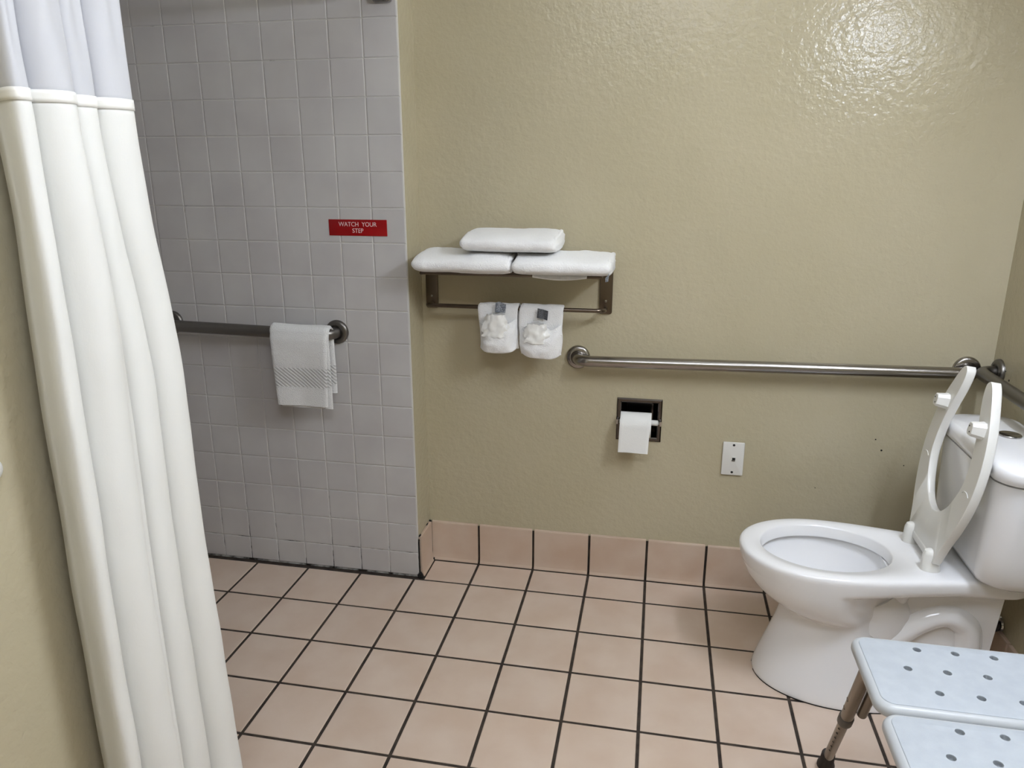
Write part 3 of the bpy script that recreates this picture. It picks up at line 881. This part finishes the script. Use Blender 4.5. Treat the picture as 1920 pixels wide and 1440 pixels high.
# ------------------------------------------------------------------ washcloth pouches with toiletry bags
def pouch(x0, x1, zb, seed, label, lm, rough_bag):
    YB = W - 0.082; ZB = 0.985
    e = empty('washcloth_pouch', ((x0 + x1) / 2, YB, zb), label, 'towel', 'folded washcloth pouches on the rack bar')
    r_ = 0.0125
    pf = [(YB - r_ - 0.002, zb + 0.012 + i * (ZB - zb - 0.012) / 14) for i in range(15)]
    pa = [(YB - r_ * math.cos(a), ZB + r_ * math.sin(a)) for a in [PI * i / 10 for i in range(1, 11)]]
    pb = [(YB + r_, ZB - i * 0.011) for i in range(1, 11)]
    sheet('hanging_fold', pf + pa + pb, lambda s: (x0 + 0.004 * math.sin(s * 9 + seed), x1 + 0.004 * math.cos(s * 8 + seed)), 16, 0.006, M_TERRY2, e,
          lambda u, s: 0.003 * noise.noise(Vector((u * 4 + seed, s * 6, 2))))
    # front pocket: bulging cushion whose top edge dips
    nx, nz = 26, 22
    front, back = [], []
    zt = zb + 0.095
    for j in range(nz + 1):
        v = j / nz
        rowf, rowb = [], []
        for i in range(nx + 1):
            u = i / nx
            ztu = zt + 0.020 * (u - 0.35) + 0.018 * (2 * u - 1) ** 2 - 0.012
            zlo = zb + 0.014 * (2 * u - 1) ** 4 + 0.006 * (1 - u) * (1 if seed == 2 else -0.4)
            z = zlo + (ztu - zlo) * v
            wv = 0.005 * math.sin(PI * v) * (1 if seed == 2 else -0.6)
            x = x0 - wv + (x1 - x0 + 2 * wv) * u
            bl = (1 - abs(2 * u - 1) ** 4) * (0.35 + 0.65 * math.sin(PI * min(1, v * 0.8 + 0.12)) ** 0.7)
            d = 0.006 + 0.034 * bl + 0.004 * noise.noise(Vector((u * 5 + seed, v * 5, 1))) + 0.0022 * math.sin((u * 1.5 - v * 1.0) * 9 + seed) * u
            rowf.append((x, YB - r_ - d, z)); rowb.append((x, YB - r_ - max(0.001, d - 0.005), z))
        front.append(rowf); back.append(rowb)
    V = [p for rw in front for p in rw] + [p for rw in back for p in rw]; Fc = []
    n1 = nx + 1; off = n1 * (nz + 1)
    for j in range(nz):
        for i in range(nx):
            a = j * n1 + i
            Fc.append((a, a + 1, a + n1 + 1, a + n1)); Fc.append((off + a, off + a + n1, off + a + n1 + 1, off + a + 1))
    for i in range(nx):
        Fc.append((i, off + i, off + i + 1, i + 1)); k = nz * n1 + i; Fc.append((k, k + 1, off + k + 1, off + k))
    for j in range(nz):
        a = j * n1; Fc.append((a, a + n1, off + a + n1, off + a)); b = a + nx; Fc.append((b, off + b, off + b + n1, b + n1))
    mesh('pocket', (V, Fc), M_TERRY2, e, ang=80)
    # crumpled clear-white toiletry bag standing in the pocket
    cx = x0 + (x1 - x0) * (0.47 if seed == 1 else 0.42)
    V, Fc = [], []
    na, nh = 36, 16
    for j in range(nh + 1):
        v = j / nh
        for i in range(na):
            a = 2 * PI * i / na
            wv = 0.044 * (1 - 0.35 * v ** 2)
            cr = 1 + 0.30 * noise.noise(Vector((math.cos(a) * 2.6 + seed * 5, math.sin(a) * 2.6, v * 3.0))) + 0.16 * noise.noise(Vector((math.cos(a) * 6, math.sin(a) * 7 + seed, v * 6)))
            V.append((cx + wv * math.cos(a) * cr, YB - r_ - 0.024 + 0.019 * math.sin(a) * cr * (1 - 0.4 * v), zb + 0.055 + v * (0.072 if seed == 1 else 0.062) + 0.008 * noise.noise(Vector((i * .5, v, seed)))))
    for j in range(nh):
        for i in range(na): Fc.append((j * na + i, j * na + (i + 1) % na, (j + 1) * na + (i + 1) % na, (j + 1) * na + i))
    Fc.append(tuple(nh * na + i for i in range(na)))
    mesh('toiletry_bag', (V, Fc), M_BAG, e, ang=70)
    # printed sachet label at the top
    lx = cx + (0.012 if seed == 1 else 0.016); lz = 0.9745 if seed == 1 else 0.962
    rg = []
    for i in range(7):
        s = i / 6
        rg.append([(lx - 0.017 + 0.034 * s, YB - r_ - 0.018 - 0.003 * math.sin(s * 7), lz + (0.0 if seed == 1 else -0.008 * s)), (lx - 0.015 + 0.034 * s, YB - r_ - 0.014 - 0.002 * math.sin(s * 7 + 1), lz + 0.030 + (0.004 * math.sin(s * 5) if seed == 1 else -0.008 * s)),
                   (lx - 0.015 + 0.034 * s, YB - r_ - 0.013 - 0.002 * math.sin(s * 7 + 1), lz + 0.030 + (0.004 * math.sin(s * 5) if seed == 1 else -0.008 * s)), (lx - 0.017 + 0.034 * s, YB - r_ - 0.017 - 0.003 * math.sin(s * 7), lz + (0.0 if seed == 1 else -0.008 * s))])
    mesh('sachet_label', loft(rg), lm, e, flat=True)
pouch(0.226, 0.350, 0.842, 1, 'folded washcloth pouch with pale grey sachet on the rack bar', M_LABELG, 1)
pouch(0.362, 0.494, 0.826, 2, 'longer folded washcloth pouch with dark sachet on the rack bar', M_LABELD, 1)

# ------------------------------------------------------------------ toilet paper holder and roll
hp = empty('toilet_paper_holder', (0.752, W, 0.526), 'chrome recessed toilet paper holder set in the beige wall', 'paper holder')
FX0, FX1, FZ0, FZ1 = 0.677, 0.828, 0.526, 0.676
fr = []
for o_, y in ((0, W), (0, W - 0.003), (0.004, W - 0.006), (0.011, W - 0.006), (0.0145, W - 0.003)):
    fr.append([(FX0 + o_, y, FZ0 + o_), (FX1 - o_, y, FZ0 + o_), (FX1 - o_, y, FZ1 - o_), (FX0 + o_, y, FZ1 - o_)])
mesh('frame', loft(fr, False, False), M_FRAME, hp, ang=20)
ri, dp = 0.0145, 0.075
rc = [[(FX0 + ri, W - 0.003, FZ0 + ri), (FX1 - ri, W - 0.003, FZ0 + ri), (FX1 - ri, W - 0.003, FZ1 - ri), (FX0 + ri, W - 0.003, FZ1 - ri)],
      [(FX0 + ri, W + dp * 0.7, FZ0 + ri), (FX1 - ri, W + dp * 0.7, FZ0 + ri), (FX1 - ri, W + dp * 0.7, FZ1 - ri), (FX0 + ri, W + dp * 0.7, FZ1 - ri)],
      [(FX0 + 0.03, W + dp, FZ0 + 0.03), (FX1 - 0.03, W + dp, FZ0 + 0.03), (FX1 - 0.03, W + dp, FZ1 - 0.03), (FX0 + 0.03, W + dp, FZ1 - 0.03)]]
mesh('recess_box', loft(rc, False, True), M_FRAME, hp, flat=True)
ZP, YP = 0.597, W - 0.014
for s, x in ((1, FX0 + 0.003), (-1, FX1 - 0.003)):
    mesh('post', loft([[(x - 0.003, W - 0.004, ZP - 0.012), (x + 0.003, W - 0.004, ZP - 0.012), (x + 0.003, W - 0.004, ZP + 0.012), (x - 0.003, W - 0.004, ZP + 0.012)],
                       [(x - 0.003, YP - 0.010, ZP - 0.008), (x + 0.003, YP - 0.010, ZP - 0.008), (x + 0.003, YP - 0.010, ZP + 0.008), (x - 0.003, YP - 0.010, ZP + 0.008)]]), M_CHROME, hp)
    mesh('post_knob', lathe([(0.0, -0.004), (0.006, -0.002), (0.008, 0.002), (0.006, 0.007), (0.0, 0.009)], (x, YP, ZP), (s, 0, 0), 18), M_CHROME, hp)
mesh('roller', lathe([(0.0055, 0), (0.0095, 0.003), (0.0095, 0.128), (0.0055, 0.131)], (FX0 + 0.010, YP, ZP), (1, 0, 0), 24), M_PLASTIC, hp)
tr = empty('toilet_paper_roll', (0.742, YP, 0.50), 'white toilet paper roll with a sheet hanging down', 'paper roll')
TX0, TX1, RO = 0.691, 0.794, 0.043
mesh('roll', loft([[(x, YP + r_ * math.cos(a), ZP - 0.010 + r_ * math.sin(a)) for a in [2 * PI * k / 48 for k in range(48)]] for x, r_ in ((TX0, 0.019), (TX0, RO), (TX1, RO), (TX1, 0.019))] + [[(TX0, YP + 0.019 * math.cos(a), ZP - 0.010 + 0.019 * math.sin(a)) for a in [2 * PI * k / 48 for k in range(48)]]], False, False), M_PAPER, tr)
sp = [(YP - (RO + 0.001) * math.cos(a), ZP - 0.010 + (RO + 0.001) * math.sin(a)) for a in [math.radians(80 - 10 * i) for i in range(9)]]
sp += [(YP - RO - 0.001 - 0.006 * i / 8, ZP - 0.010 - i * 0.0105) for i in range(1, 9)]
sheet('hanging_sheet', sp, lambda s: (TX0 + 0.001 - 0.003 * s, TX1 - 0.001 - 0.006 * s), 10, 0.0008, M_PAPER, tr, lambda u, s: 0.0022 * s * math.sin(u * 5 + s * 6))

# ------------------------------------------------------------------ phone jack plate
jp = empty('wall_jack_plate', (1.069, W, 0.424), 'white phone jack plate on the wall beside the toilet', 'wall plate')
JX0, JX1, JZ0, JZ1 = 1.034, 1.104, 0.426, 0.543
mesh('plate', swap(slab(JX0, JX1, JZ0, JZ1, 0, 0.0075, 0.003, 0.0022, 4, 3), lambda v: (v.x, W - v.z, v.y)), M_PLASTIC, jp)
for z in (0.534, 0.437):
    mesh('screw', lathe([(0.0042, 0), (0.0038, 0.001), (0.0005, 0.0013)], (1.069, W - 0.0075, z), (0, -1, 0), 14), M_DARK, jp)
mesh('jack_surround', swap(slab(1.0635, 1.0785, 0.476, 0.495, 0, 0.0012, 0.001, 0.0004, 3, 2), lambda v: (v.x, W - 0.0075 - v.z, v.y)), M_PLASTIC, jp)
mesh('jack_socket', box(1.0665, 1.0765, W - 0.0089, W - 0.0080, 0.4815, 0.4895), M_DARK, jp, flat=True)
mesh('jack_latch', box(1.0650, 1.0760, W - 0.0090, W - 0.0080, 0.4770, 0.4812), M_COLLAR, jp, flat=True)

# ------------------------------------------------------------------ small fitting at the left edge
tag(mesh('wall_bumper', lathe([(0.018, 0), (0.018, 0.005), (0.016, 0.010), (0.011, 0.014), (0.0, 0.016)], (XL, -1.470, 1.016), (1, 0, 0), 28), M_PLASTIC), 'small round white wall bumper at the left edge beside the curtain', 'wall bumper')

# ------------------------------------------------------------------ transfer bench
BZ = 0.480
tb = empty('shower_bench', (1.50, -1.05, 0), 'pale grey plastic shower bench with drain holes and metal legs', 'bench')
def bench_panel(y1, y0, holes, x0=1.226, x1=1.786):
    TH = 0.030
    body = mesh('seat_panel', slab(x0, x1, y0, y1, BZ - TH, BZ - 0.0015, 0.034, 0.0135, 8, 6), M_BENCHE, tb, ang=60)
    pad = mesh('seat_pad', slab(x0 + 0.013, x1 - 0.013, y0 + 0.013, y1 - 0.013, BZ - 0.008, BZ, 0.022, 0.0012, 8, 2), M_BENCH, body, ang=60)
    cut = join(*[lathe([(0.0062, -0.006), (0.0078, 0.0045), (0.0084, 0.006)], (hx_, hy_, BZ - 0.005), (0, 0, 1), 18) for hx_, hy_ in holes])
    c = mesh('cutter', cut, M_COLLAR, None)
    for o in (pad, body):
        md = o.modifiers.new('Boolean', 'BOOLEAN'); md.operation = 'DIFFERENCE'; md.object = c; md.solver = 'EXACT'
        bpy.context.view_layer.update()
        me = bpy.data.meshes.new_from_object(o.evaluated_get(bpy.context.evaluated_depsgraph_get()))
        o.modifiers.clear(); o.data = me
        me.shade_smooth(); me.set_sharp_from_angle(angle=math.radians(45))
    bpy.data.objects.remove(c)
    # dish inserts so that each hole reads as a shallow grey well
    return body
h1 = [(1.349 + 0.0715 * k, -0.843) for k in range(6)] + [(1.313 + 0.0715 * k, -0.910) for k in range(7)] + [(1.349 + 0.0715 * k, -0.977) for k in range(6)]
h2 = [(1.349 + 0.0715 * k, -1.078) for k in range(6)] + [(1.313 + 0.0715 * k, -1.145) for k in range(7)] + [(1.349 + 0.0715 * k, -1.212) for k in range(6)]
bench_panel(-0.806, -1.036, h1)
bench_panel(-1.042, -1.272, h2)
def leg(top, foot, snaps):
    top, foot = Vector(top), Vector(foot); d = (foot - top); Ln = d.length; d.normalize()
    side = d.cross(Vector((1, 0, 0))).normalized()
    lg = mesh('leg', tube([top, top + d * 0.235], 0.0135, 20), M_LEG, tb)
    mesh('leg_extension', tube([top + d * 0.20, foot + Vector((0, 0, 0.012))], 0.0115, 20), M_LEG, lg)
    mesh('collar', tube([top + d * 0.218, top + d * 0.222, top + d * 0.246, top + d * 0.250], [0.0145, 0.0162, 0.0162, 0.0145], 20), M_COLLAR, lg)
    mesh('rubber_foot', lathe([(0.0205, 0.0), (0.0205, 0.008), (0.0165, 0.022), (0.0155, 0.052), (0.0135, 0.055)], foot, -d + Vector((0, 0, 0.6)), 22), M_RUBBER, lg)
    out = Vector((-1, 0, 0)) if snaps < 0 else Vector((1, 0, 0))
    nb = (out * 0.75 - Vector((0, 1, 0)) * 0.65).normalized(); nb = (nb - d * nb.dot(d)).normalized()
    out = (out - d * out.dot(d)).normalized()
    for q in (0.135, 0.175):
        c = top + d * q + out * 0.0128
        mesh('snap_button', tube([c + (d * math.cos(a) + out.cross(d) * math.sin(a)) * 0.0042 for a in [2 * PI * i / 16 for i in range(17)]], 0.0010, 6), M_COLLAR, lg)
    for k in range(6):
        c = top + d * (0.272 + 0.025 * k) + nb * 0.0112
        mesh('adjustment_hole', lathe([(0.0026, 0), (0.0026, 0.0006)], c, nb, 10), M_DARK, lg, flat=True)
    return lg
for sx, xx, xf in ((-1, 1.244, 1.262), (1, 1.768, 1.750)):
    leg((xx, -0.895, BZ - 0.028), (xf, -0.655, 0.0), sx)
    leg((xx, -1.183, BZ - 0.028), (xf, -1.423, 0.0), sx)
    for sy, y0 in ((1, -0.895), (-1, -1.183)):
        dv = Vector((xf - xx, 0.24 * sy, -(BZ - 0.028))).normalized()
        p0 = Vector((xx - sx * 0.027, y0, BZ - 0.030))
        mesh('frame_tube', tube([p0, p0 + dv * 0.195], 0.0105, 16), M_LEG, tb)
for yy in (-0.96, -1.12):
    mesh('cross_tube', tube([(1.25, yy, BZ - 0.040), (1.762, yy, BZ - 0.040)], 0.0105, 16), M_LEG, tb)
mesh('thumb_screw', lathe([(0.009, 0), (0.009, 0.008), (0.004, 0.012)], (1.262, -0.955, 0.432), (0, 0, -1), 16), M_BLACK, tb)

for o in bpy.data.objects:
    if '_loc' in o: del o['_loc']
